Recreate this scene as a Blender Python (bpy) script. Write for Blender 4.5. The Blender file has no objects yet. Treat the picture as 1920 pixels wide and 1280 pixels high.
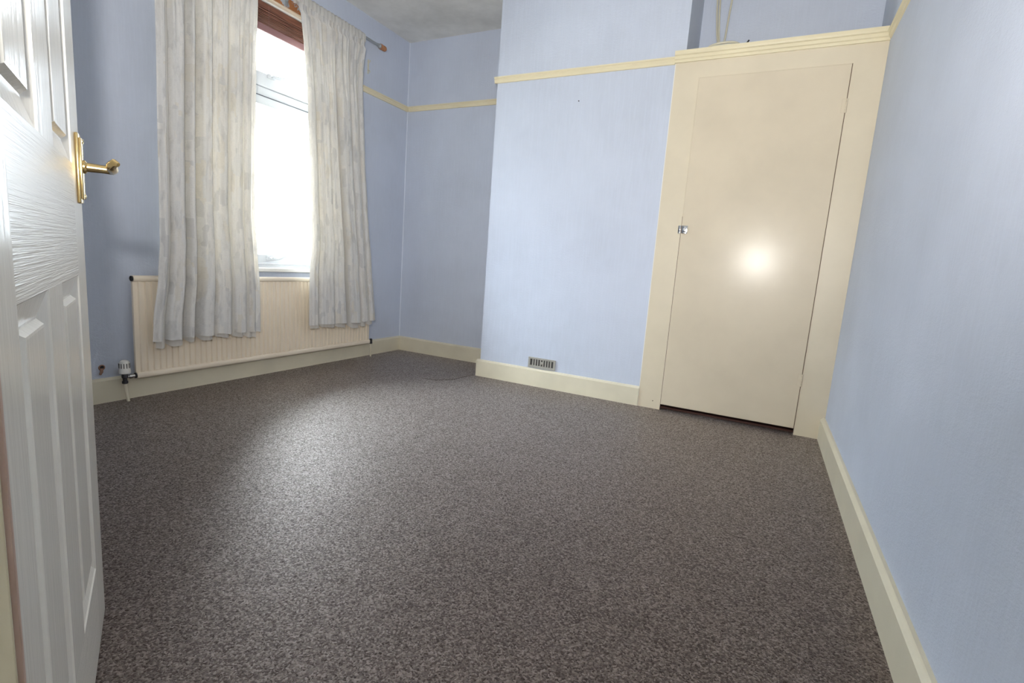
import bpy, bmesh, math, random
from mathutils import Vector, Matrix
random.seed(7)
scene = bpy.context.scene
COL = scene.collection

# ------------------------------------------------------------------ camera
def cam_basis(h, pi, ro):
    fw = Vector((math.sin(h)*math.cos(pi), math.cos(h)*math.cos(pi), -math.sin(pi)))
    r = Vector((math.cos(h), -math.sin(h), 0)); u = r.cross(fw)
    return r*math.cos(ro)+u*math.sin(ro), -r*math.sin(ro)+u*math.cos(ro), fw
R_, U_, F_ = cam_basis(-0.458557, 0.151946, 0.071691)
CAM = Vector((3.0756, -3.7867, 0.88))
cd = bpy.data.cameras.new('camera'); cam = bpy.data.objects.new('camera', cd); COL.objects.link(cam)
cam.matrix_world = Matrix(((R_.x, U_.x, -F_.x, CAM.x), (R_.y, U_.y, -F_.y, CAM.y), (R_.z, U_.z, -F_.z, CAM.z), (0, 0, 0, 1)))
cd.sensor_width = 36; cd.lens = 942.35/1920*36; cd.clip_start = 0.01; cd.clip_end = 200
scene.camera = cam

# ------------------------------------------------------------------ world, light, exposure
SKY = 46.0
world = bpy.data.worlds.new('world'); scene.world = world; world.use_nodes = True
wn = world.node_tree.nodes; wl = world.node_tree.links; wn.clear()
wo = wn.new('ShaderNodeOutputWorld'); bg = wn.new('ShaderNodeBackground'); bg.inputs[1].default_value = SKY
tc = wn.new('ShaderNodeTexCoord'); sx = wn.new('ShaderNodeSeparateXYZ'); cr = wn.new('ShaderNodeValToRGB'); mr = wn.new('ShaderNodeMapRange')
mr.inputs['From Min'].default_value = -1; mr.inputs['From Max'].default_value = 1
wl.new(tc.outputs['Generated'], sx.inputs[0]); wl.new(sx.outputs['Z'], mr.inputs['Value']); wl.new(mr.outputs[0], cr.inputs[0])
e = cr.color_ramp.elements
# overcast sky: darker at the horizon, brighter overhead; dull ground below
e[0].position = 0.47; e[0].color = (.30, .31, .30, 1)
e[1].position = 0.51; e[1].color = (.25, .275, .31, 1)
for p_, c_ in ((.62, (.45, .49, .55, 1)), (.75, (1.2, 1.3, 1.42, 1)), (1.0, (1.4, 1.5, 1.62, 1))):
    q_ = e.new(p_); q_.color = c_
wl.new(cr.outputs[0], bg.inputs[0]); wl.new(bg.outputs[0], wo.inputs[0])

fl = bpy.data.lights.new('flash', 'SPOT'); flash = bpy.data.objects.new('flash', fl); COL.objects.link(flash)
fl.energy = 285; fl.color = (1.0, .97, .93); fl.shadow_soft_size = 0.03; fl.spot_size = math.radians(138); fl.spot_blend = 1.0
FL = Vector((2.935, -3.80, 1.12)); fdir = (F_ + R_*.08 + Vector((0, 0, .70))).normalized()
flash.location = FL; flash.rotation_euler = fdir.to_track_quat('-Z', 'Y').to_euler()

scene.view_settings.view_transform = 'Standard'; scene.view_settings.look = 'None'
scene.view_settings.gamma = 1; scene.view_settings.use_curve_mapping = False
scene.view_settings.exposure = 0.0
scene.cycles.use_denoising = True
scene.cycles.max_bounces = 10; scene.cycles.diffuse_bounces = 6; scene.cycles.transparent_max_bounces = 16

# ------------------------------------------------------------------ materials
def mat(name, color, rough=.5, metal=0.0, coat=0.0, spec=.5):
    m = bpy.data.materials.new(name); m.use_nodes = True
    b = m.node_tree.nodes['Principled BSDF']
    b.inputs['Base Color'].default_value = (*color, 1); b.inputs['Roughness'].default_value = rough
    b.inputs['Metallic'].default_value = metal; b.inputs['Coat Weight'].default_value = coat
    b.inputs['Specular IOR Level'].default_value = spec
    return m
class NT:
    def __init__(s, m):
        s.t = m.node_tree; s.b = s.t.nodes['Principled BSDF']; s.out = s.t.nodes['Material Output']
    def n(s, kind, **kw):
        x = s.t.nodes.new(kind)
        for k, v in kw.items(): setattr(x, k, v)
        return x
    def l(s, a, b): s.t.links.new(a, b)
    def coords(s, scale=(1, 1, 1), which='Object', rot=(0, 0, 0)):
        c = s.n('ShaderNodeTexCoord'); mp = s.n('ShaderNodeMapping')
        mp.inputs['Scale'].default_value = scale; mp.inputs['Rotation'].default_value = rot
        s.l(c.outputs[which], mp.inputs['Vector']); return mp.outputs[0]
    def noise(s, vec, scale, detail=3, rough=.5, dist=0):
        x = s.n('ShaderNodeTexNoise'); x.inputs['Scale'].default_value = scale; x.inputs['Detail'].default_value = detail
        x.inputs['Roughness'].default_value = rough; x.inputs['Distortion'].default_value = dist
        s.l(vec, x.inputs['Vector']); return x.outputs['Fac']
    def ramp(s, fac, stops):
        r = s.n('ShaderNodeValToRGB'); el = r.color_ramp.elements
        while len(el) < len(stops): el.new(.5)
        for q, (p, c) in zip(el, stops): q.position = p; q.color = (*c, 1) if len(c) == 3 else c
        s.l(fac, r.inputs[0]); return r.outputs[0]
    def mix(s, a, b, fac, mode='MIX'):
        x = s.n('ShaderNodeMix', data_type='RGBA', blend_type=mode)
        for i, v in ((6, a), (7, b), (0, fac)):
            if hasattr(v, 'is_output'): s.l(v, x.inputs[i])
            else: x.inputs[i].default_value = v if i == 0 else (*v, 1)
        return x.outputs[2]
    def math(s, op, a, b=0.0):
        x = s.n('ShaderNodeMath', operation=op)
        for i, v in ((0, a), (1, b)):
            if hasattr(v, 'is_output'): s.l(v, x.inputs[i])
            else: x.inputs[i].default_value = v
        return x.outputs[0]
    def bump(s, h, strength=.3, dist=.002):
        x = s.n('ShaderNodeBump'); x.inputs['Strength'].default_value = strength; x.inputs['Distance'].default_value = dist
        s.l(h, x.inputs['Height']); s.l(x.outputs[0], s.b.inputs['Normal'])

def wall_material(name, base, stripe_axis):
    m = mat(name, base, .62, spec=.35); t = NT(m); v = t.coords()
    blot = t.noise(v, 1.7, 4, .6); fine = t.noise(v, 14, 3)
    c = t.mix(base, tuple(x*.90 for x in base), t.ramp(blot, [(.35, (0, 0, 0)), (.72, (1, 1, 1))]))
    sc = [1, 1, 1]; sc[2] = .06
    vs = t.coords(tuple(sc)); st = t.noise(vs, 95, 2, .6)
    c = t.mix(c, tuple(min(1, x*1.07) for x in base), t.ramp(st, [(.45, (0, 0, 0)), (.65, (.22, .22, .22))]))
    t.l(c, t.b.inputs['Base Color'])
    vh = t.coords((1, 1, 2.3)); emb = t.noise(vh, 130, 3, .6); emb2 = t.noise(vh, 38, 2, .5)
    h = t.math('ADD', t.math('MULTIPLY', emb, .7), t.math('ADD', t.math('MULTIPLY', emb2, .6), t.math('MULTIPLY', st, .25)))
    t.bump(h, .35, .004)
    return m
BLUE = (.56, .61, .715)
M = {}
M['blue'] = wall_material('blue_wallpaper', BLUE, 0)
M['blue_light'] = mat('blue_seam_paint', (.66, .71, .80), .6)
def paint(name, base, rough, grime=.9, coat=.0, spec=.5):
    m = mat(name, base, rough, coat=coat, spec=spec); t = NT(m); v = t.coords()
    n1 = t.noise(v, 2.3, 4, .6); n2 = t.noise(v, 60, 3)
    c = t.mix(base, tuple(x*grime for x in base), t.ramp(n1, [(.38, (0, 0, 0)), (.75, (1, 1, 1))]))
    t.l(c, t.b.inputs['Base Color'])
    brush = t.noise(t.coords((1, 1, .12)), 120, 2)
    t.bump(t.math('ADD', t.math('MULTIPLY', n2, .4), t.math('MULTIPLY', brush, .5)), .08, .002)
    return m
M['cream'] = paint('cream_gloss_paint', (.69, .612, .465), .26)
M['cream_door'] = paint('cream_cupboard_paint', (.655, .575, .44), .22, spec=.16)
M['dim_cream'] = paint('shade_darkened_cream_paint', (.50, .445, .31), .4)  # cream darkened to put the dimness of the doorway lining into its colour
M['bare_edge'] = mat('worn_brown_edge', (.40, .28, .22), .6)
M['rail'] = paint('cream_picture_rail_paint', (.76, .68, .47), .3)
M['skirt'] = paint('cream_skirting_paint', (.72, .665, .515), .3, .85)
M['rad'] = paint('radiator_enamel', (.87, .77, .62), .3)
M['white_paint'] = mat('white_gloss_paint', (.78, .77, .74), .3)
M['pvc'] = mat('white_pvc', (.62, .64, .66), .3)
M['gasket'] = mat('grey_gasket', (.10, .11, .13), .6)
M['ceil'] = mat('ceiling_paint', (.60, .60, .57), .9); t = NT(M['ceil']); v = t.coords()
t.l(t.mix((.80, .79, .75), (.55, .54, .50), t.ramp(t.noise(v, 2.2, 5, .62), [(.40, (0, 0, 0)), (.78, (1, 1, 1))])), t.b.inputs['Base Color'])
t.bump(t.noise(v, 45, 3), .2, .003)

# carpet : brown grey heather loop pile
m = M['carpet'] = mat('heather_carpet', (.12, .1, .095), .8, spec=.15); t = NT(m); v = t.coords()
vo = t.n('ShaderNodeTexVoronoi'); vo.inputs['Scale'].default_value = 235
wv = t.n('ShaderNodeVectorMath', operation='ADD'); wnz = t.n('ShaderNodeTexNoise'); wnz.inputs['Scale'].default_value = 90
t.l(v, wnz.inputs['Vector']); ms = t.n('ShaderNodeVectorMath', operation='SCALE'); ms.inputs['Scale'].default_value = .010
t.l(wnz.outputs['Color'], ms.inputs[0]); t.l(v, wv.inputs[0]); t.l(ms.outputs[0], wv.inputs[1]); t.l(wv.outputs[0], vo.inputs['Vector'])
sp = t.n('ShaderNodeSeparateColor'); t.l(vo.outputs['Color'], sp.inputs[0])
fl1 = t.noise(wv.outputs[0], 150, 3, .6)
mixf = t.math('ADD', t.math('MULTIPLY', sp.outputs[0], .45), t.math('MULTIPLY', fl1, .55))
c = t.ramp(mixf, [(.24, (.044, .027, .021)), (.42, (.092, .064, .052)), (.56, (.138, .101, .084)), (.74, (.26, .207, .18))])
big = t.noise(v, 2.6, 4, .6)
c = t.mix(c, (.80, .77, .75), t.ramp(big, [(.35, (0, 0, 0)), (.75, (.8, .8, .8))]), 'MULTIPLY')
t.l(c, t.b.inputs['Base Color'])
t.b.inputs['Sheen Weight'].default_value = .06; t.b.inputs['Sheen Roughness'].default_value = .6
hh = t.math('SUBTRACT', t.math('MULTIPLY', fl1, .9), vo.outputs['Distance'])
t.bump(hh, .9, .006)
gl = t.n('ShaderNodeBsdfGlossy'); gl.inputs['Roughness'].default_value = .54; gl.inputs['Color'].default_value = (.85, .79, .75, 1)
fr = t.n('ShaderNodeFresnel'); fr.inputs['IOR'].default_value = 1.45; mx = t.n('ShaderNodeMixShader')
flk = t.math('ADD', t.math('MULTIPLY', mixf, 2.2), -.42)
t.l(t.math('MULTIPLY', t.math('MULTIPLY', fr.outputs[0], 1.45), flk), mx.inputs[0]); t.l(t.b.outputs[0], mx.inputs[1]); t.l(gl.outputs[0], mx.inputs[2]); t.l(mx.outputs[0], t.out.inputs[0])

# moulded white door: grain along an axis
def grain(name, scale, strength, ramp_scale=6, dist=1.1):
    m = mat(name, (.79, .77, .71), .19, spec=.45); t = NT(m)
    v = t.coords(scale); n1 = t.noise(v, ramp_scale, 3, .55, dist)
    n2 = t.noise(v, ramp_scale*4, 2, .5, .4)
    t.bump(t.math('ADD', n1, t.math('MULTIPLY', n2, .5)), strength, .004)
    return m
M['grain_v'] = grain('white_door_upright_grain', (7, 7, .5), .13)
M['grain_h'] = grain('white_door_level_grain', (.45, .45, 34), .30, dist=.35)
M['brass'] = mat('polished_brass', (.66, .50, .24), .2, 1.0)
M['chrome'] = mat('chrome', (.75, .76, .78), .14, 1.0)
M['steel'] = mat('grey_metal_pole', (.36, .38, .40), .4, .5)
M['copper'] = mat('copper_brown_finial', (.50, .23, .11), .35, .3)
M['black'] = mat('dark_hole', (.012, .011, .012), .7)
M['vent_dark'] = mat('dark_grey_vent_backing', (.07, .07, .068), .8)  # dark grey for the backing sheet between the vent bars
M['darkmetal'] = mat('dark_valve_metal', (.06, .06, .065), .35, .7)
M['plastic'] = mat('white_valve_plastic', (.74, .73, .69), .4)
M['grille'] = mat('grey_grille_metal', (.42, .41, .37), .45, .35)
M['cable'] = mat('cream_cable_sheath', (.60, .57, .45), .45)
M['rawwood'] = mat('dark_red_brown_wood', (.085, .030, .020), .7)
M['crumb'] = mat('crumbling_plaster', (.30, .17, .12), .9)
m = M['blind'] = mat('dark_wood_slat', (.16, .055, .035), .45); t = NT(m)
t.l(t.ramp(t.noise(t.coords((14, 1, 14)), 5, 4, .6), [(.3, (.085, .030, .018)), (.7, (.26, .11, .07))]), t.b.inputs['Base Color'])
M['blind_rail'] = mat('purple_brown_rail', (.25, .135, .135), .4)
m = M['batten'] = mat('chipped_batten_paint', (.5, .3, .15), .6); t = NT(m); v = t.coords((1, 1, 1))
t.l(t.mix((.42, .17, .06), (.44, .48, .52), t.ramp(t.noise(v, 22, 4, .6), [(.50, (0, 0, 0)), (.54, (1, 1, 1))])), t.b.inputs['Base Color'])
M['batten_edge'] = mat('cream_batten_edge', (.72, .60, .46), .5)
# glass
m = M['glass'] = bpy.data.materials.new('window_glass'); m.use_nodes = True; nt = m.node_tree; nt.nodes.clear()
o = nt.nodes.new('ShaderNodeOutputMaterial'); a = nt.nodes.new('ShaderNodeBsdfTransparent'); g = nt.nodes.new('ShaderNodeBsdfGlossy')
g.inputs['Roughness'].default_value = .01; x = nt.nodes.new('ShaderNodeMixShader'); fr = nt.nodes.new('ShaderNodeFresnel'); fr.inputs[0].default_value = 1.3
a.inputs[0].default_value = (.93, .95, .95, 1)
nt.links.new(fr.outputs[0], x.inputs[0]); nt.links.new(a.outputs[0], x.inputs[1]); nt.links.new(g.outputs[0], x.inputs[2]); nt.links.new(x.outputs[0], o.inputs[0])
# curtain fabric: woven patches, lets some daylight through
def cloth(name, patterned, trans):
    m = bpy.data.materials.new(name); m.use_nodes = True; t = NT(m); b = t.b
    b.inputs['Roughness'].default_value = .95; b.inputs['Specular IOR Level'].default_value = .1
    uv = t.coords((1, 1, 1), 'UV')
    weave = t.noise(t.coords((12, 130, 1), 'UV'), 3, 3, .6); weave2 = t.noise(t.coords((260, 26, 1), 'UV'), 3, 2, .6)
    base = (.66, .645, .61)
    if patterned:
        jit = t.n('ShaderNodeVectorMath', operation='ADD')
        nn = t.n('ShaderNodeTexNoise'); nn.inputs['Scale'].default_value = 60; t.l(uv, nn.inputs['Vector'])
        sc = t.n('ShaderNodeVectorMath', operation='SCALE'); sc.inputs['Scale'].default_value = .012; t.l(nn.outputs['Color'], sc.inputs[0])
        t.l(uv, jit.inputs[0]); t.l(sc.outputs[0], jit.inputs[1])
        vo = t.n('ShaderNodeTexVoronoi', distance='CHEBYCHEV'); mp = t.n('ShaderNodeMapping'); mp.inputs['Scale'].default_value = (17, 9, 1)
        t.l(jit.outputs[0], mp.inputs[0]); t.l(mp.outputs[0], vo.inputs['Vector']); vo.inputs['Scale'].default_value = 1; vo.inputs['Randomness'].default_value = .8
        s2 = t.n('ShaderNodeSeparateColor'); t.l(vo.outputs['Color'], s2.inputs[0])
        col = t.ramp(s2.outputs[0], [(.08, (.60, .595, .585)), (.18, (.675, .67, .655)), (.55, (.715, .705, .685)), (.82, (.73, .71, .675)), (.96, (.68, .65, .59))])
        sm = t.noise(t.coords((7, 3, 1), 'UV'), 2.2, 5, .65)
        col = t.mix(col, (.38, .38, .38), t.ramp(sm, [(.52, (0, 0, 0)), (.78, (.7, .7, .7))]))
        sl = t.noise(t.coords((26, 2.2, 1), 'UV'), 2.0, 3, .6)
        col = t.mix(col, (.46, .45, .435), t.ramp(sl, [(.56, (0, 0, 0)), (.72, (.35, .35, .35))]))
    else:
        col = t.mix(base, (.74, .73, .71), .5)
    col = t.mix(col, (.45, .44, .42), t.math('MULTIPLY', t.math('SUBTRACT', t.math('MAXIMUM', weave, weave2), .5), 1.5))
    t.l(col, b.inputs['Base Color'])
    t.bump(t.math('ADD', weave, weave2), .25, .0015)
    tr = t.n('ShaderNodeBsdfTranslucent'); mx = t.n('ShaderNodeMixShader'); mx.inputs[0].default_value = trans
    if patterned:
        t.l(t.mix(col, (.95, .78, .52), .5), tr.inputs[0])
    else: tr.inputs[0].default_value = (.9, .86, .76, 1)
    t.l(b.outputs[0], mx.inputs[1]); t.l(tr.outputs[0], mx.inputs[2]); t.l(mx.outputs[0], t.out.inputs[0])
    return m
M['cloth'] = cloth('patchy_grey_cream_cloth', True, .075)
M['lining'] = cloth('white_lining_cloth', False, .30)

# ------------------------------------------------------------------ mesh helpers
class MB:
    def __init__(s): s.bm = bmesh.new()
    def box(s, x0, x1, y0, y1, z0, z1, bev=0.0, seg=2):
        r = bmesh.ops.create_cube(s.bm, size=1)
        for v in r['verts']:
            v.co = Vector(((x0+x1)/2+v.co.x*(x1-x0), (y0+y1)/2+v.co.y*(y1-y0), (z0+z1)/2+v.co.z*(z1-z0)))
        if bev > 0:
            ed = list({ed for v in r['verts'] for ed in v.link_edges})
            bmesh.ops.bevel(s.bm, geom=ed, offset=bev, segments=seg, affect='EDGES', profile=.5)
        return s
    def cyl(s, p, q, r0, r1=None, n=20, caps=True):
        p, q = Vector(p), Vector(q); r1 = r0 if r1 is None else r1; d = q-p
        mt = Matrix.Translation((p+q)/2) @ d.to_track_quat('Z', 'Y').to_matrix().to_4x4()
        bmesh.ops.create_cone(s.bm, cap_ends=caps, segments=n, radius1=r0, radius2=r1, depth=d.length, matrix=mt); return s
    def lathe(s, p, axis, prof, n=24):
        p = Vector(p); q = Vector(axis).to_track_quat('Z', 'Y'); rings = []
        for r, h in prof:
            rings.append([s.bm.verts.new(p+q @ Vector((r*math.cos(2*math.pi*k/n), r*math.sin(2*math.pi*k/n), h))) for k in range(n)])
        for a, b in zip(rings, rings[1:]):
            for k in range(n): s.bm.faces.new((a[k], a[(k+1) % n], b[(k+1) % n], b[k]))
        s.bm.faces.new(rings[0][::-1]); s.bm.faces.new(rings[-1]); return s
    def tube(s, pts, rad, n=10):
        pts = [Vector(p) for p in pts]; rings = []; up = Vector((0, 0, 1))
        N = None
        for i, p in enumerate(pts):
            tg = (pts[min(i+1, len(pts)-1)]-pts[max(i-1, 0)]).normalized()
            if N is None:
                N = tg.cross(up if abs(tg.z) < .9 else Vector((1, 0, 0))).normalized()
            N = (N-tg*N.dot(tg)).normalized(); B = tg.cross(N)
            r = rad[i] if isinstance(rad, (list, tuple)) else rad
            rings.append([s.bm.verts.new(p+N*r*math.cos(2*math.pi*k/n)+B*r*math.sin(2*math.pi*k/n)) for k in range(n)])
        for a, b in zip(rings, rings[1:]):
            for k in range(n): s.bm.faces.new((a[k], a[(k+1) % n], b[(k+1) % n], b[k]))
        s.bm.faces.new(rings[0][::-1]); s.bm.faces.new(rings[-1]); return s
    def prism(s, prof, origin, A, B, D, length):
        # profile (a, b) in plane A,B swept along D
        o = Vector(origin); A, B, D = Vector(A), Vector(B), Vector(D)
        r0 = [s.bm.verts.new(o+A*a+B*b) for a, b in prof]; r1 = [s.bm.verts.new(o+A*a+B*b+D*length) for a, b in prof]
        k = len(prof)
        for i in range(k): s.bm.faces.new((r0[i], r0[(i+1) % k], r1[(i+1) % k], r1[i]))
        s.bm.faces.new(r0[::-1]); s.bm.faces.new(r1); return s
    def build(s, name, material, parent=None, smooth=None, label=None, local=False):
        bmesh.ops.recalc_face_normals(s.bm, faces=s.bm.faces[:])
        me = bpy.data.meshes.new(name); s.bm.to_mesh(me); s.bm.free()
        o = bpy.data.objects.new(name, me); COL.objects.link(o)
        me.materials.append(material)
        if smooth is not None:
            for p in me.polygons: p.use_smooth = True
            try: me.set_sharp_from_angle(angle=math.radians(smooth))
            except Exception: pass
        if parent is not None:
            o.parent = parent
            if not local:
                anc = parent; off = Vector((0, 0, 0)); 
                mw = Matrix.Identity(4); chain = []
                while anc is not None: chain.append(anc); anc = anc.parent
                for a in reversed(chain): mw = mw @ a.matrix_basis
                o.matrix_basis = mw.inverted()
        if label: o['label'] = label
        return o
def tag(o, label, cat=None, group=None, kind=None):
    o['label'] = label
    if cat: o['category'] = cat
    if group: o['group'] = group
    if kind: o['kind'] = kind
    return o
def thing(name, loc, label, cat, kind=None, rotz=0):
    o = bpy.data.objects.new(name, None); COL.objects.link(o); o.empty_display_size = .05
    o.location = loc; o.rotation_euler = (0, 0, rotz); return tag(o, label, cat, kind=kind)
def S(name, mb, material, label, cat, smooth=None): return tag(mb.build(name, material, smooth=smooth), label, cat, kind='structure')

# ------------------------------------------------------------------ room shell
W, ZC = 3.474, 2.734
YN = -3.60                       # inner face of the near wall
BX0, BX1, BY = 1.152, 2.453, -.425
T = .15
WY0, WY1, WZ0, WZ1 = -2.05, -.77, .711, 2.425     # window opening
DX0, DX1 = 2.468, 3.245          # doorway the camera stands in
LY = -5.2
fo = S('floor', MB().box(-T, W+T+.5, LY, T, -.06, 0), M['carpet'], 'brown grey heather fitted carpet covering the whole floor', 'carpet')
MB().tube([(1.115, -.450, -.001), (1.090, -.548, -.0005), (1.079, -.677, -.0005), (1.0, -.79, -.0005), (.874, -.804, -.002)], .0035, 8).build('carpet_seam', M['carpet'], fo, smooth=60, label='raised seam in the carpet by the chimney corner')
S('ceiling', MB().box(-T, W+T+.5, LY, T, ZC, ZC+.1), M['ceil'], 'stained off white ceiling above the blue walls', 'ceiling')
b = MB().box(-.22, 0, YN-.12, WY0, 0, ZC).box(-.22, 0, WY1, T, 0, ZC).box(-.22, 0, WY0, WY1, 0, WZ0).box(-.22, 0, WY0, WY1, WZ1, ZC)
S('wall_left', b, M['blue'], 'pale blue papered wall with the window and radiator', 'wall')
wb = S('wall_back', MB().box(0, W, 0, T, 0, ZC), M['blue'], 'pale blue papered wall at the back of the alcove', 'wall')
MB().cyl((.001, -.001, .131), (.001, -.001, ZC), .0045, n=8).build('corner_seam', M['blue_light'], wb, smooth=60, label='pale filler line down the papered corner')
S('wall_chimney', MB().box(BX0, BX1, BY, 0, 0, ZC), M['blue'], 'pale blue papered chimney breast between alcove and cream cupboard', 'wall')
S('wall_right', MB().box(W, W+T, YN-.12, T, 0, ZC), M['blue'], 'bright pale blue papered wall along the right side', 'wall')
b = MB().box(0, DX0-.03, YN-.12, YN, 0, ZC).box(DX1+.03, W, YN-.12, YN, 0, ZC).box(DX0-.03, DX1+.03, YN-.12, YN, 2.03, ZC)
S('wall_near', b, M['blue'], 'pale blue papered wall around the entrance doorway', 'wall')
b = MB().box(1.9, 2.0, LY, YN-.12, 0, ZC).box(3.95, 4.05, LY, YN-.12, 0, ZC).box(1.9, 4.05, LY-.1, LY, 0, ZC)
S('wall_landing', b, M['white_paint'], 'plain white walls of the landing outside the doorway', 'wall')

# skirting boards: flat board with small bevelled top edge
SK, SH = .0235, .131
prof = [(0, 0), (SK, 0), (SK, SH-.012), (SK-.010, SH-.002), (SK-.013, SH), (0, SH)]
def skirt(name, segs, label):
    b = MB()
    for o, A, D, L in segs: b.prism(prof, o, A, (0, 0, 1), D, L)
    return S(name, b, M['skirt'], label, 'skirting board')
skirt('baseboard_left', [((0, YN, 0), (1, 0, 0), (0, 1, 0), -YN)], 'cream skirting board under the radiator and window')
skirt('baseboard_back', [((SK, 0, 0), (0, -1, 0), (1, 0, 0), BX0-SK)], 'short cream skirting board across the left alcove')
skirt('baseboard_chimney', [((BX0-SK, BY, 0), (0, -1, 0), (1, 0, 0), 2.40-BX0+SK), ((BX0, BY, 0), (-1, 0, 0), (0, 1, 0), -BY)],
      'cream skirting board along the foot of the chimney breast')
skirt('baseboard_right', [((W, YN, 0), (-1, 0, 0), (0, 1, 0), -YN-.4416)], 'long cream skirting board along the right blue wall')
skirt('baseboard_near', [((SK, YN, 0), (0, 1, 0), (1, 0, 0), DX0-.112-SK)], 'cream skirting board behind the open white door')

# picture rails
PZ0, PZ1 = 2.157, 2.2
rp = [(0, 0), (.008, .002), (.010, .012), (.014, .018), (.014, .028), (.020, .034), (.020, .041), (.014, .043), (0, .043)]
def rail(name, segs, label):
    b = MB()
    for o, A, D, L in segs: b.prism([(x, z+PZ0) for x, z in rp], o, A, (0, 0, 1), D, L)
    return S(name, b, M['rail'], label, 'picture rail', smooth=30)
rail('trim_1', [((0, YN, 0), (1, 0, 0), (0, 1, 0), WY0-.04-YN), ((0, WY1+.04, 0), (1, 0, 0), (0, 1, 0), -WY1-.04)], 'cream picture rail on the window wall beside the curtains')
rail('trim_2', [((.02, 0, 0), (0, -1, 0), (1, 0, 0), BX0-.02)], 'short cream picture rail across the left alcove')
rail('trim_3', [((BX0-.02, BY, 0), (0, -1, 0), (1, 0, 0), 2.40-BX0+.02), ((BX0, BY, 0), (-1, 0, 0), (0, 1, 0), -BY)], 'cream picture rail across the chimney breast up to the cupboard')
rail('trim_4', [((W, YN, 0), (-1, 0, 0), (0, 1, 0), -YN-.475)], 'cream picture rail climbing out of frame on the right wall')

# doorway lining
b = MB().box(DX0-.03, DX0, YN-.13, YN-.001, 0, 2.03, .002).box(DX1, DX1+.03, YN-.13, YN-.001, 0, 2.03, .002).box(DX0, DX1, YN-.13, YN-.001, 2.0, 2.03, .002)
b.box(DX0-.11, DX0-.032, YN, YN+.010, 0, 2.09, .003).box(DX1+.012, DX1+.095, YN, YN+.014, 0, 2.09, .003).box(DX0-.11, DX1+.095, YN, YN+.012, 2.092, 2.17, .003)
S('trim_5', b, M['dim_cream'], 'dim cream door lining at the left edge behind the open white door', 'door frame')

# ------------------------------------------------------------------ window
win = thing('window_1', (-.10, -1.41, WZ0), 'white framed window with top light, blown out by daylight between the curtains', 'window', 'structure')
FX0, FX1 = -.165, -.10
b = MB(); f = .05
b.box(FX0, FX1, WY0, WY0+f, WZ0, WZ1, .003).box(FX0, FX1, WY1-f, WY1, WZ0, WZ1, .003).box(FX0, FX1, WY0+f, WY1-f, WZ1-f, WZ1, .003).box(FX0, FX1, WY0+f, WY1-f, WZ0, WZ0+.05, .003)
b.box(FX0, FX1, WY0+f, WY1-f, 1.872, 1.93, .003)
b.build('window_frame', M['pvc'], win)
def sash(z0, z1, rz):
    b = MB(); y0, y1 = WY0+f+.002, WY1-f-.002; x0, x1 = -.15, -.088
    b.box(x0, x1, y0, y0+.055, z0, z1, .004).box(x0, x1, y1-.055, y1, z0, z1, .004).box(x0, x1, y0+.055, y1-.055, z1-.055, z1, .004).box(x0, x1, y0+.055, y1-.055, z0, z0+rz, .004)
    return b.build('sash', M['pvc'], win)
s_top = sash(1.932, WZ1-f-.002, .088)
s_bot = sash(WZ0+.052, 1.870, .062)
def beads(y0, y1, z0, z1):
    b = MB(); x0, x1 = -.0875, -.0855
    b.box(x0, x1, y0, y1, z0, z0+.005).box(x0, x1, y0, y1, z1-.005, z1).box(x0, x1, y0, y0+.005, z0+.005, z1-.005).box(x0, x1, y1-.005, y1, z0+.005, z1-.005); return b
beads(WY0+f+.052, WY1-f-.052, 2.020, WZ1-f-.052).build('gasket', M['gasket'], s_top)
MB().box(-.1, -.086, WY0+f, WY1-f, 1.868, 1.8735).build('gasket', M['gasket'], win, label='dark line under the window transom')
for (z0, z1, sa) in ((2.02, WZ1-f-.057, s_top), (WZ0+.114, 1.815, s_bot)):
    MB().box(-.124, -.118, WY0+f+.05, WY1-f-.05, z0-.01, z1+.01).build('pane', M['glass'], sa)
for z, sa, yc in ((2.008, s_top, -1.335), (.800, s_bot, -1.345)):
    b = MB().box(-.088, -.074, yc-.028, yc+.028, z-.013, z+.013, .004).cyl((-.08, yc, z), (-.052, yc, z), .009, n=12)
    b.tube([(-.054, yc, z), (-.05, yc+.03, z-.002), (-.048, yc+.075, z+.010), (-.05, yc+.11, z+.022)], [.008, .009, .008, .005], 10)
    b.build('window_handle', M['pvc'], sa, smooth=50, label='white window handle')
MB().box(-.10, .0, WY0, WY1, WZ0, WZ0+.0255).box(.0002, .032, WY0-.05, WY1+.05, WZ0, WZ0+.026, .006, 3).build('window_sill', M['white_paint'], win, label='white painted window board')
b = MB().box(-.10, -.001, WY0, WY0+.012, WZ0+.026, WZ1, 0).box(-.10, -.001, WY1-.012, WY1, WZ0+.026, WZ1, 0).box(-.10, -.001, WY0+.012, WY1-.012, WZ1-.01, WZ1, 0)
b.build('reveal_lining', M['white_paint'], win)

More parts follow.
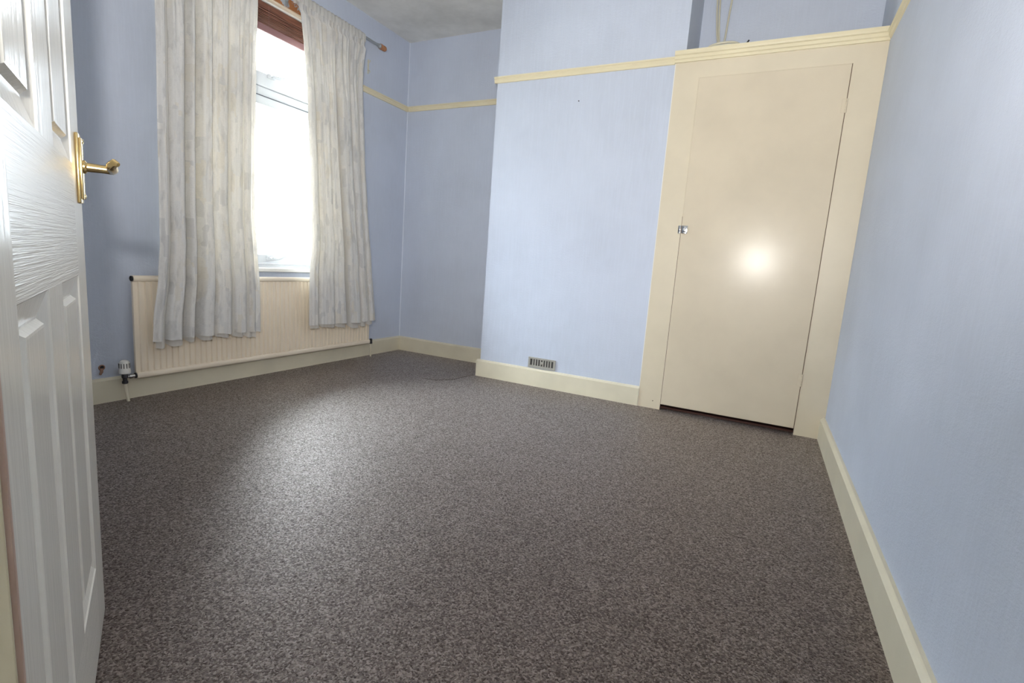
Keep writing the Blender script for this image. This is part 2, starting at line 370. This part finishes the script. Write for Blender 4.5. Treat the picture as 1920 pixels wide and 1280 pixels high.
# raised wooden venetian blind, stacked up at the head of the window
bl = thing('venetian_blind', (-.03, -1.41, 2.41), 'dark brown wooden slat blind drawn up at the window head', 'blind')
y0, y1 = WY0+.02, WY1-.02
MB().box(-.055, -.006, y0, y1, 2.372, 2.412, .003).build('head_rail', M['blind'], bl)
nsl = 9; z = 2.285
sm = None
for k in range(nsl):
    dx = random.uniform(-.005, .005)
    if sm is None:
        o = MB().box(-.056, -.006, y0+.01, y1-.01, 0, .0058, .0012, 1).build('slat', M['blind'], bl); sm = o.data; base = o.matrix_basis.copy()
    else:
        o = bpy.data.objects.new('slat', sm); COL.objects.link(o); o.parent = bl
    o.matrix_basis = base @ Matrix.Translation((dx, 0, 2.2835+k*.0098)) @ Matrix.Rotation(random.uniform(-.02, .02), 4, 'Y')
MB().box(-.058, -.002, y0+.005, y1-.005, 2.238, 2.281, .005).build('bottom_rail', M['blind_rail'], bl, label='purplish brown bottom rail')
for yy in (-1.85, -1.41, -.97):
    MB().cyl((-.004, yy, 2.24), (-.004, yy, 2.40), .0012, n=6).build('lift_cord', M['blind_rail'], bl)

# wooden batten on the wall above the window, paint chipped
bt = thing('curtain_batten', (.0, -1.41, 2.43), 'chipped orange brown wooden batten above the window behind the pole', 'batten')
MB().box(0, .022, WY0-.12, WY1+.12, 2.437, 2.50, .002).build('board', M['batten'], bt)
MB().box(0, .030, WY0-.12, WY1+.12, 2.424, 2.437, .003).build('edge_strip', M['batten_edge'], bt, label='cream painted strip')

# curtain pole
PX, PZ = .085, 2.515
pole = thing('curtain_pole', (PX, -1.45, PZ), 'grey metal curtain pole with copper brown end on the window wall', 'curtain pole')
MB().cyl((PX, -2.40, PZ), (PX, -.475, PZ), .0105, n=16).build('pole', M['steel'], pole, smooth=40)
for yy, s in ((-.475, 1), (-2.40, -1)):
    MB().lathe((PX, yy, PZ), (0, s, 0), [(.0105, -.03), (.013, -.028), (.013, -.012), (.017, -.008), (.019, 0)], 18).build('collar', M['steel'], pole, smooth=40)
    MB().lathe((PX, yy, PZ), (0, s, 0), [(.012, 0), (.021, .003), (.022, .018), (.017, .024), (.017, .032), (.021, .038), (.020, .058), (.014, .066), (.004, .069)], 20).build('finial', M['copper'], pole, smooth=40, label='copper brown finial')
for yy in (-2.10, -1.30, -.72):
    b = MB().box(.0225, .028, yy-.012, yy+.012, 2.448, 2.497, .002).cyl((.027, yy, 2.478), (PX-.012, yy, PZ-.018), .005, n=10)
    b.box(PX-.014, PX+.010, yy-.006, yy+.006, PZ-.020, PZ-.0115, .001); b.build('bracket', M['steel'], pole, smooth=40)

# ------------------------------------------------------------------ curtains
def interp(pts, z):
    pts = sorted(pts, key=lambda p: p[1])
    if z <= pts[0][1]: return pts[0][0]
    for (ya, za), (yb, zb) in zip(pts, pts[1:]):
        if z <= zb:
            k = (z-za)/(zb-za); k = k*k*(3-2*k)*.5+k*.5; return ya+(yb-ya)*k
    return pts[-1][0]
def prof_at(keys, u):
    # (u, depth): positive = ridge height of the broad fold, negative = sharp pleat valley
    r = [(a, d) for a, d in keys if d > 0]; d = r[-1][1]
    if u <= r[0][0]: d = r[0][1]
    else:
        for (ua, da), (ub, db) in zip(r, r[1:]):
            if u <= ub:
                k = (u-ua)/(ub-ua); d = da+(db-da)*(.5-.5*math.cos(math.pi*k)); break
    for a, q in keys:
        if q < 0: d += 1.7*q*math.exp(-abs((u-a)/(.011+.006*abs(q)))**1.5)+1.25*q*math.exp(-((u-a)/.024)**2)
    return d
def sheet(name, material, parent, yl, yr, ztop, zbot, keys, slant, seed, xoff=0.0, NU=420, NV=64, label=None, inset=0.0, zb_var=.005, pocket=True, ampk=1.0):
    rnd = random.Random(seed)
    ph = [rnd.uniform(0, 6.28) for _ in range(10)]
    bm = bmesh.new(); uvl = bm.loops.layers.uv.new('UVMap'); G = []
    for j in range(NV+1):
        v = j/NV; row = []
        kb = min(1, max(0, (v-.03)/.22)); kb = kb*kb*(3-2*kb)
        kf = max(0, 1-max(0, v-.02)/.30)
        for i in range(NU+1):
            u = i/NU; z0 = ztop+(zbot-ztop)*v
            edge = math.sin(math.pi*u)
            us = min(1, max(0, u+edge*(slant(u)*(v-.5)+.006*math.sin(3.1*v+ph[1]+5*u))))
            big = prof_at(keys, us)
            fine = math.sin(2*math.pi*11*us+ph[3])+.6*math.sin(2*math.pi*17.3*us+ph[4])+.4*math.sin(2*math.pi*29*us+ph[5])
            wr = .0012*math.sin(2*math.pi*9*us+6*v+ph[6])+.0009*math.sin(2*math.pi*23*us-4*v+ph[7])
            amp = (.005+.028*kb+.006*v)*ampk
            d = .70*amp*big+.0080*kf*fine*ampk+wr
            x = .118+.040*v+d+xoff
            if pocket and v < .02: x = min(x, PX+.0155)+.15*d
            if z0 < .72: x = max(x, .0925+.004*(xoff == 0)+.08*max(0, d+.03))
            z = z0-(zb_var*(math.sin(5.3*u+ph[8])+.7*big))*max(0, v-.85)/.15
            ya, yb = interp(yl, z0), interp(yr, z0); ya += inset; yb -= inset
            y = ya+(yb-ya)*u
            row.append((bm.verts.new((x, y, z)), (u*1.25+seed*.31, z)))
        G.append(row)
    for j in range(NV):
        for i in range(NU):
            q = [G[j][i], G[j][i+1], G[j+1][i+1], G[j+1][i]]
            fc = bm.faces.new([a[0] for a in q])
            for lp, a in zip(fc.loops, q): lp[uvl].uv = a[1]
    mb = MB(); mb.bm.free(); mb.bm = bm
    return mb.build(name, material, parent, smooth=180, label=label)
LL = [(-2.165, 2.56), (-2.17, 2.072), (-2.189, 1.288), (-2.198, .873), (-2.215, .672), (-2.25, .442), (-2.258, .31)]
LR = [(-1.555, 2.56), (-1.579, 2.342), (-1.603, 2.033), (-1.616, 1.722), (-1.626, 1.405), (-1.636, 1.08), (-1.623, .848), (-1.61, .609), (-1.612, .311)]
RL = [(-1.285, 2.56), (-1.273, 2.482), (-1.244, 2.202), (-1.219, 1.839), (-1.199, 1.314), (-1.186, .947), (-1.211, .682), (-1.217, .334)]
RR = [(-.645, 2.56), (-.653, 2.501), (-.69, 2.264), (-.697, 2.147), (-.666, 1.604), (-.627, 1.2), (-.574, .775), (-.525, .327)]
def curtain(yl, yr, keys, slant, seed, label):
    yc = (yl[0][0]+yr[0][0])/2
    c = thing('curtain', (.12, yc, .33), label, 'curtain'); c['group'] = 'curtains at the window'
    sheet('fabric', M['cloth'], c, yl, yr, 2.478, .335, keys, slant, seed)
    sheet('lining', M['lining'], c, yl, yr, 2.43, .306, keys, slant, seed, xoff=-.012, inset=.022, NU=140, NV=50, label='white lining showing below the hem', pocket=False, zb_var=.014, ampk=.7)
    # flat heading pocket band wrapped over the pole
    b = MB(); n = 90; rows = []
    for i in range(n+1):
        u = i/n; y = interp(yl, 2.53)+(interp(yr, 2.53)-interp(yl, 2.53))*u
        w = .0022*math.sin(u*120+seed)+.0015*math.sin(u*57)
        path = [(PX-.017, 2.470), (PX-.0165, 2.515), (PX-.012, 2.530), (PX, 2.540), (PX+.0125, 2.532), (PX+.0175, 2.516), (PX+.018, 2.495), (PX+.0185, 2.475), (PX+.022, 2.463)]
        rows.append([b.bm.verts.new((px+w, y, pz+w*.8)) for px, pz in path])
    uvl = b.bm.loops.layers.uv.new('UVMap')
    for i in range(n):
        for k in range(7):
            fc = b.bm.faces.new((rows[i][k], rows[i+1][k], rows[i+1][k+1], rows[i][k+1]))
            for lp in fc.loops: lp[uvl].uv = (lp.vert.co.y, lp.vert.co.z)
    b.build('heading', M['lining'], c, smooth=180, label='gathered heading pocket over the pole')
    return c
KL = [(0, .2), (.05, .7), (.105, -.7), (.13, .5), (.21, .8), (.275, -1.3), (.315, .6), (.345, .5), (.39, -1.2), (.42, .8), (.49, 1.0), (.545, -.6), (.60, .1), (.655, .9), (.715, -.8), (.745, .2), (.82, .5), (.875, -.4), (.92, .6), (.965, -.2), (1, .5)]
KR = [(0, .3), (.07, .7), (.15, -.5), (.22, .5), (.31, .9), (.375, -.4), (.43, .4), (.475, .6), (.545, -2.0), (.60, .9), (.70, 1.0), (.765, -.9), (.81, .5), (.86, .6), (.905, -.7), (.95, .6), (1, .2)]
curtain(LL, LR, KL, lambda u: .01*math.sin(7*u), 3, 'left patchy grey cream curtain, hanging to the left of the bright window gap')
curtain(RL, RR, KR, lambda u: -.07*math.exp(-((u-.56)/.16)**2), 11, 'right patchy grey cream curtain, beside the blue corner and short of the pole end')

# ------------------------------------------------------------------ radiator
RY0, RY1, RZ0, RZ1 = -2.298, -.495, .118, .680
rad = thing('radiator', (.07, -1.40, RZ0), 'long cream ribbed panel radiator on the wall below the window', 'radiator')
b = MB(); pitch = (RY1-RY0-.03)/54; y = RY0+.015; pf = []
pts = [(RY0+.002, .074)]
for k in range(54):
    a = y+k*pitch
    pts += [(a+.2*pitch, .074), (a+.32*pitch, .083), (a+.68*pitch, .083), (a+.80*pitch, .074)]
pts.append((RY1-.002, .074))
lo = [b.bm.verts.new((x, yy, RZ0+.040)) for yy, x in pts]; hi = [b.bm.verts.new((x, yy, RZ1-.034)) for yy, x in pts]
lo2 = [b.bm.verts.new((.073, yy, RZ0+.028)) for yy, x in pts]; hi2 = [b.bm.verts.new((.073, yy, RZ1-.024)) for yy, x in pts]
for r0, r1 in ((lo2, lo), (lo, hi), (hi, hi2)):
    for k in range(len(pts)-1): b.bm.faces.new((r0[k], r0[k+1], r1[k+1], r1[k]))
b.box(.058, .0729, RY0, RY1, RZ0+.02, RZ1-.02)
b.build('panel', M['rad'], rad, smooth=20)
def roll(z0, z1, name):
    prof = []
    cz, cx, hz, hx = (z0+z1)/2, .070, (z1-z0)/2, .018
    for k in range(16):
        a = 2*math.pi*k/16; prof.append((cx+hx*math.copysign(abs(math.cos(a))**.7, math.cos(a)), cz+hz*math.copysign(abs(math.sin(a))**.7, math.sin(a))))
    return MB().prism(prof, (0, RY0, 0), (1, 0, 0), (0, 0, 1), (0, 1, 0), RY1-RY0).build(name, M['rad'], rad, smooth=50)
roll(RZ1-.034, RZ1, 'top_rail'); roll(RZ0, RZ0+.036, 'bottom_rail')
for yy, s in ((RY0, -1), (RY1, 1)):
    for zz in (RZ1-.017, RZ0+.018):
        b = MB().lathe((.070, yy, zz), (0, s, 0), [(.0145, -.004), (.0145, .006), (.011, .008), (.010, .003)], 16)
        b.build('end_plug', M['darkmetal'], rad, smooth=40)
for yy in (-2.05, -.75):
    MB().box(0, .06, yy-.02, yy+.02, .22, .60, .002).build('wall_bracket', M['rad'], rad)
# thermostatic valve, white head on chrome body, painted pipe to the floor
vx, vy = .070, -2.352
valve = thing('radiator_valve', (vx, vy, .13), 'white thermostatic valve head with chrome body at the left end of radiator', 'valve')
MB().lathe((vx, vy, .155), (0, 0, 1), [(.021, 0), (.027, .003), (.027, .020), (.0245, .026), (.0235, .058), (.020, .068), (.011, .073)], 28).build('valve_head', M['plastic'], valve, smooth=40)
for k in range(12):
    a = 2*math.pi*k/12; p = Vector((vx+.0238*math.cos(a), vy+.0238*math.sin(a), .199))
    o = MB().cyl(p+Vector((0, 0, -.013)), p+Vector((0, 0, .013)), .0021, n=6).build('slot', M['darkmetal'], valve)
b = MB().lathe((vx, vy, .100), (0, 0, 1), [(.011, 0), (.014, .002), (.014, .014), (.0105, .016), (.0105, .03), (.015, .033), (.015, .048), (.012, .055)], 20)
b.build('valve_body', M['darkmetal'], valve, smooth=40)
b = MB().lathe((vx, vy, .136), (0, 1, 0), [(.0085, 0), (.0085, .018), (.013, .019), (.013, .032), (.010, .034), (.010, .05)], 16)
b.build('union_nut', M['chrome'], valve, smooth=30)
b = MB().tube([(vx, vy, .103), (vx, vy+.003, .06), (vx, vy+.012, .0)], .0078, 12); b.build('pipe', M['skirt'], valve, smooth=60, label='cream painted pipe running down to the carpet')
# right end lockshield
vy2 = RY1+.03
lock = thing('lockshield_valve', (.07, vy2, .13), 'small dark lockshield valve at the right end of radiator', 'valve')
MB().lathe((.07, vy2, .112), (0, 0, 1), [(.009, 0), (.013, .003), (.013, .016), (.011, .018), (.012, .04), (.007, .046)], 16).build('valve_body', M['darkmetal'], lock, smooth=40)
MB().cyl((.07, vy2, .136), (.07, RY1-.001, .136), .009, n=14).build('union_nut', M['darkmetal'], lock, smooth=40)
MB().cyl((.07, vy2, 0), (.07, vy2, .113), .0075, n=12).build('pipe', M['skirt'], lock, smooth=60, label='cream painted pipe')
# abandoned pipe hole in the plaster
st = thing('pipe_stub', (.0, -2.425, .188), 'rusty broken hole with pipe stub in blue wall just above skirting', 'pipe')
q = Vector((.004, -2.425, .188))
MB().lathe((.0, q.y, q.z), (1, 0, 0), [(.013, 0), (.016, .002), (.013, .006), (.0095, .005), (.009, .001)], 14).build('crumbled_rim', M['crumb'], st, smooth=40)
MB().lathe((.0, q.y, q.z+.003), (1, 0, 0), [(.009, .001), (.0085, .0062), (.003, .0066)], 14).build('hole', M['black'], st)
MB().tube([(.004, q.y-.002, q.z-.006), (.012, q.y-.006, q.z-.022), (.010, q.y-.012, q.z-.036)], [.008, .007, .005], 10).build('stub', M['crumb'], st, smooth=60)
# small cleat on the wall to the right of the curtain
cl = thing('blind_cord_cleat', (0, -.511, 2.355), 'small cream plastic hook on blue wall between curtain and picture rail', 'hook')
b = MB().box(0, .005, -.518, -.504, 2.305, 2.412, .002); b.build('plate', M['cable'], cl)
MB().tube([(.004, -.511, 2.39), (.018, -.511, 2.392), (.022, -.511, 2.405)], .0035, 8).build('horn', M['cable'], cl, smooth=60)
MB().tube([(.004, -.511, 2.33), (.018, -.511, 2.328), (.022, -.511, 2.315)], .0035, 8).build('horn', M['cable'], cl, smooth=60)

# ------------------------------------------------------------------ vent grille on the chimney breast
gx0, gx1, gz0, gz1 = 1.566, 1.782, .136, .214
vent = thing('air_vent', ((gx0+gx1)/2, BY, gz0), 'small grey metal slotted air vent just above the chimney skirting', 'vent')
b = MB(); yb, yf = BY-.001, BY-.010
b.box(gx0, gx1, yf, yb, gz1-.013, gz1, .002).box(gx0, gx1, yf, yb, gz0, gz0+.018, .002).box(gx0, gx0+.016, yf, yb, gz0+.018, gz1-.013, .002).box(gx1-.016, gx1, yf, yb, gz0+.018, gz1-.013, .002)
b.build('vent_frame', M['grille'], vent)
MB().box(gx0+.01, gx1-.01, BY-.003, BY-.0005, gz0+.012, gz1-.008).build('dark_backing', M['vent_dark'], vent)
n = 9; w = (gx1-gx0-.032)/n; base = None
for k in range(1, n):
    xc = gx0+.016+k*w
    o = MB().box(xc-.0048, xc+.0048, yf+.002, yb, gz0+.017, gz1-.012, .001, 1).build('bar', M['grille'], vent)
MB().lathe(((gx0+gx1)/2, yf+.002, .178), (0, -1, 0), [(.010, 0), (.010, .003), (.005, .005), (.005, .012), (.002, .013)], 14).build('slide_knob', M['grille'], vent, smooth=40)
# nail in the breast
nl = tag(MB().lathe((1.789, BY, 1.99), (0, -1, 0), [(.0015, 0), (.0015, .008), (.004, .008), (.004, .0095)], 10).build('nail', M['darkmetal'], smooth=40), 'tiny dark nail in blue chimney breast below the picture rail', 'nail')

# ------------------------------------------------------------------ built-in cupboard
CF = -.4416; PX0 = 2.4016; DA, DB, DZ0, DZ1 = 2.5483, 3.3238, .0385, 2.0613
cup = thing('built_in_cupboard', ((PX0+W)/2, CF, 0), 'tall cream painted cupboard built into the alcove beside chimney breast', 'cupboard')
cb = CF+.0166
MB().box(PX0, DA-.0025, CF, cb, 0, 2.158).build('stile', M['cream'], cup)
MB().box(PX0-.004, PX0+.004, CF+.001, cb, 0, 2.158, .001).build('edge_bead', M['white_paint'], cup, label='pale edge against blue wall')
MB().box(DB+.003, W-.0005, CF, cb, 0, 2.158).build('stile', M['cream'], cup)
MB().box(DA-.0025, DB+.003, CF, cb, DZ1+.003, 2.158).build('top_rail', M['cream'], cup)
# carcase sides of timber behind the face frame
b = MB().box(BX1+.002, DA-.004, cb, cb+.05, 0, 2.15).box(DB+.004, W-.001, cb, cb+.05, 0, 2.15); b.build('inner_post', M['rawwood'], cup)
MB().box(BX1+.002, W-.001, cb, -.002, 2.18, 2.205).build('top_board', M['cream'], cup)
MB().box(DA-.03, DB+.03, CF+.05, -.01, .0005, .012).build('base_board', M['rawwood'], cup, label='dark red brown board seen under the door')
MB().box(DA-.0045, DA-.0005, CF+.0005, cb, .0005, .042).build('raw_edge', M['rawwood'], cup)
door = MB().box(DA, DB, CF-.004, CF+.016, DZ0, DZ1, .003, 2).build('door', M['cream_door'], cup, label='flat glossy cream cupboard door')
MB().box(DB, DB+.003, CF+.006, CF+.012, DZ0, DZ1+.003).build('rebate', M['rawwood'], cup, label='dark gap along the hinge side')
MB().box(DA-.0025, DA, CF+.003, CF+.012, DZ0, 1.25).build('rebate', M['rawwood'], cup, label='thin dark gap below and beside the catch')
MB().box(DA-.0025, DA, CF+.0015, CF+.012, 1.25, DZ1+.003).box(DA, DB, CF+.0015, CF+.012, DZ1, DZ1+.003).build('painted_gap', M['cream'], cup)
for zz in (1.848, .331):
    b = MB()
    for k in range(5): b.cyl((DB+.002, CF-.005, zz-.036+k*.0146), (DB+.002, CF-.005, zz-.036+k*.0146+.0136), .0052, n=12)
    b.box(DB-.02, DB+.001, CF-.0055, CF-.003, zz-.036, zz+.036, .0008, 1); b.build('hinge', M['cream_door'], door, smooth=40)
# chrome catch
lx, lz = 2.560, 1.170
b = MB().box(lx-.009, lx+.027, CF-.008, CF-.004, lz-.024, lz+.024, .0015).box(lx-.001, lx+.019, CF-.019, CF-.007, lz-.016, lz+.018, .004)
b.box(lx-.006, lx+.024, CF-.016, CF-.007, lz-.026, lz-.019, .002); b.cyl((lx+.009, CF-.017, lz), (lx+.009, CF-.028, lz), .006, .0075, 14)
b.build('latch', M['chrome'], door, smooth=35, label='chrome turn catch')
b = MB().box(lx-.030, lx-.014, CF-.0035, CF, lz-.024, lz+.024, .001).box(lx-.026, lx-.013, CF-.013, CF-.003, lz-.012, lz+.015, .003).box(lx-.029, lx-.013, CF-.010, CF-.003, lz-.026, lz-.019, .002)
b.build('latch_keep', M['chrome'], cup, smooth=35, label='chrome catch plate on the frame')
for (x, z) in ((2.497, .052),): MB().cyl((x, CF+.002, z), (x, CF-.0006, z), .0032, n=10).build('screw_hole', M['black'], cup)
# stepped cornice on top
cp = [(0, 0), (.010, .0), (.012, .014), (.018, .018), (.020, .034), (.027, .038), (.031, .046), (.031, .061), (0, .061)]
MB().prism(cp, (PX0-.006, CF, 2.158), (0, -1, 0), (0, 0, 1), (1, 0, 0), W-PX0+.0055).build('cornice', M['rail'], cup, smooth=25, label='stepped cream moulding along the top')
MB().box(PX0-.005, W-.0005, CF, cb+.03, 2.158, 2.2185).build('cornice_backing', M['cream'], cup)

# cables above the cupboard
TOP = 2.219
ca = thing('cable_drop', (2.585, -.02, TOP), 'pair of cream cables running down the blue alcove wall onto the cupboard', 'cable')
MB().tube([(2.535, -.012, ZC), (2.545, -.012, 2.6), (2.560, -.014, 2.48), (2.585, -.03, 2.36), (2.60, -.12, 2.26), (2.60, -.22, 2.2055+.007)], .0058, 8).build('sheath', M['cable'], ca, smooth=60)
MB().tube([(2.552, -.012, ZC), (2.560, -.012, 2.6), (2.572, -.014, 2.48), (2.592, -.03, 2.36), (2.61, -.13, 2.26), (2.62, -.24, 2.2055+.007)], .0058, 8).build('sheath', M['cable'], ca, smooth=60)
cs = tag(MB().tube([(2.632, -.010, ZC), (2.622, -.010, 2.6), (2.614, -.012, 2.45), (2.606, -.03, 2.34), (2.62, -.10, 2.25), (2.66, -.2, 2.2055+.006)], .006, 8).build('cable', M['cable'], smooth=60),
         'single cream cable right of the pair on blue alcove wall', 'cable')
pts = []
for k in range(70):
    a = k/69*2*math.pi*1.6+.4
    pts.append((2.662+(.088+.004*math.sin(1.7*a))*math.cos(a), -.424+.030*math.sin(a), 2.2255+.038*max(0, math.sin(a))+.004*k/69))
co = thing('cable_coil', (2.662, -.424, 2.2185), 'loose cream cable coil resting on top of the cupboard moulding', 'cable')
MB().tube(pts, .0052, 8).build('loop', M['cable'], co, smooth=60)
MB().tube([pts[-1], (2.70, -.430, 2.232), (2.755, -.436, 2.2275), (2.788, -.440, 2.229)], .0045, 8).build('tail', M['cable'], co, smooth=60)
MB().cyl((2.788, -.440, 2.229), (2.798, -.441, 2.243), .0045, n=10).build('tip', M['black'], co, label='dark cable tip')

# ------------------------------------------------------------------ entrance door (open, at left edge)
DW, DH, DT = .771, 1.985, .038
dr = thing('door_1', (1.780, -3.232, .008), 'white moulded panel door standing open at the left edge', 'door', 'structure', rotz=-.490)
# local frame: +x from leading edge to hinge, +y out of the visible face, z up; face plane at y = 0
xs = [.125, .345, .468, .672]
zs = [(.175, .793), (1.0, 1.63), (1.70, 1.88)]
def lb(x0, x1, z0, z1, name, material, label=None):
    return MB().box(x0, x1, -DT, 0, z0, z1).build(name, material, dr, local=True, label=label)
lb(0, xs[0], 0, DH, 'stile', M['grain_v']); lb(xs[3], DW, 0, DH, 'stile', M['grain_v'])
MB().box(DW-.0075, DW+.0005, -.004, .0004, 0, DH).build('worn_edge', M['bare_edge'], dr, local=True, label='worn brown hinge edge')
prev = 0
for k, (z0, z1) in enumerate(zs+[(DH, DH)]):
    lb(xs[0], xs[3], prev, z0, 'rail', M['grain_h']); prev = z1
    if z1 > z0: lb(xs[1], xs[2], z0, z1, 'muntin', M['grain_v'])
def panel(x0, x1, z0, z1):
    b = MB(); rings = [(0, 0, 0), (.003, 0, -.0025), (.033, 0, -.0105), (.036, 0, -.0105), (.0425, 0, -.002), (.046, 0, -.0015)]
    prev = None
    for d, _, y in rings:
        r = [b.bm.verts.new((x0+d, y, z0+d)), b.bm.verts.new((x1-d, y, z0+d)), b.bm.verts.new((x1-d, y, z1-d)), b.bm.verts.new((x0+d, y, z1-d))]
        if prev:
            for k in range(4): b.bm.faces.new((prev[k], prev[(k+1) % 4], r[(k+1) % 4], r[k]))
        else: first = r
        prev = r
    b.bm.faces.new(prev)
    back = [b.bm.verts.new((v.co.x, -DT+.002, v.co.z)) for v in first]
    for k in range(4): b.bm.faces.new((first[k], back[k], back[(k+1) % 4], first[(k+1) % 4]))
    b.bm.faces.new(back)
    return b.build('panel', M['grain_v'], dr, local=True)
for (z0, z1) in zs:
    panel(xs[0], xs[1], z0, z1); panel(xs[2], xs[3], z0, z1)
# brass lever handle
hx, hz = .052, 1.003
def hb(b, name, label=None, parent=dr, mt='brass'): return b.build(name, M[mt], parent, smooth=40, local=True, label=label)
b = MB().box(hx-.021, hx+.021, 0, .006, hz-.072, hz+.062, .002).box(hx-.015, hx+.015, .005, .010, hz-.064, hz+.054, .002)
plate = hb(b, 'handle_plate', 'polished brass back plate')
for dz in (-.058, .048):
    hb(MB().lathe((hx, .009, hz+dz), (0, 1, 0), [(.005, 0), (.005, .002), (.002, .0035)], 12), 'screw', parent=plate)
b = MB().lathe((hx, .008, hz), (0, 1, 0), [(.013, 0), (.013, .005), (.009, .008), (.008, .03), (.0085, .05)], 18)
b.tube([(hx-.004, .052, hz), (hx+.010, .056, hz), (hx+.03, .058, hz-.001), (hx+.065, .058, hz-.002), (hx+.092, .059, hz), (hx+.108, .064, hz+.004), (hx+.112, .070, hz+.001)], [.0075, .009, .0085, .0095, .0085, .007, .004], 14)
hb(b, 'lever', 'polished brass lever')
for zz in (.2, 1.0, 1.75):
    b = MB().cyl((DW+.003, .004, zz), (DW+.003, .004, zz+.09), .006, n=12); hb(b, 'hinge', mt='brass')
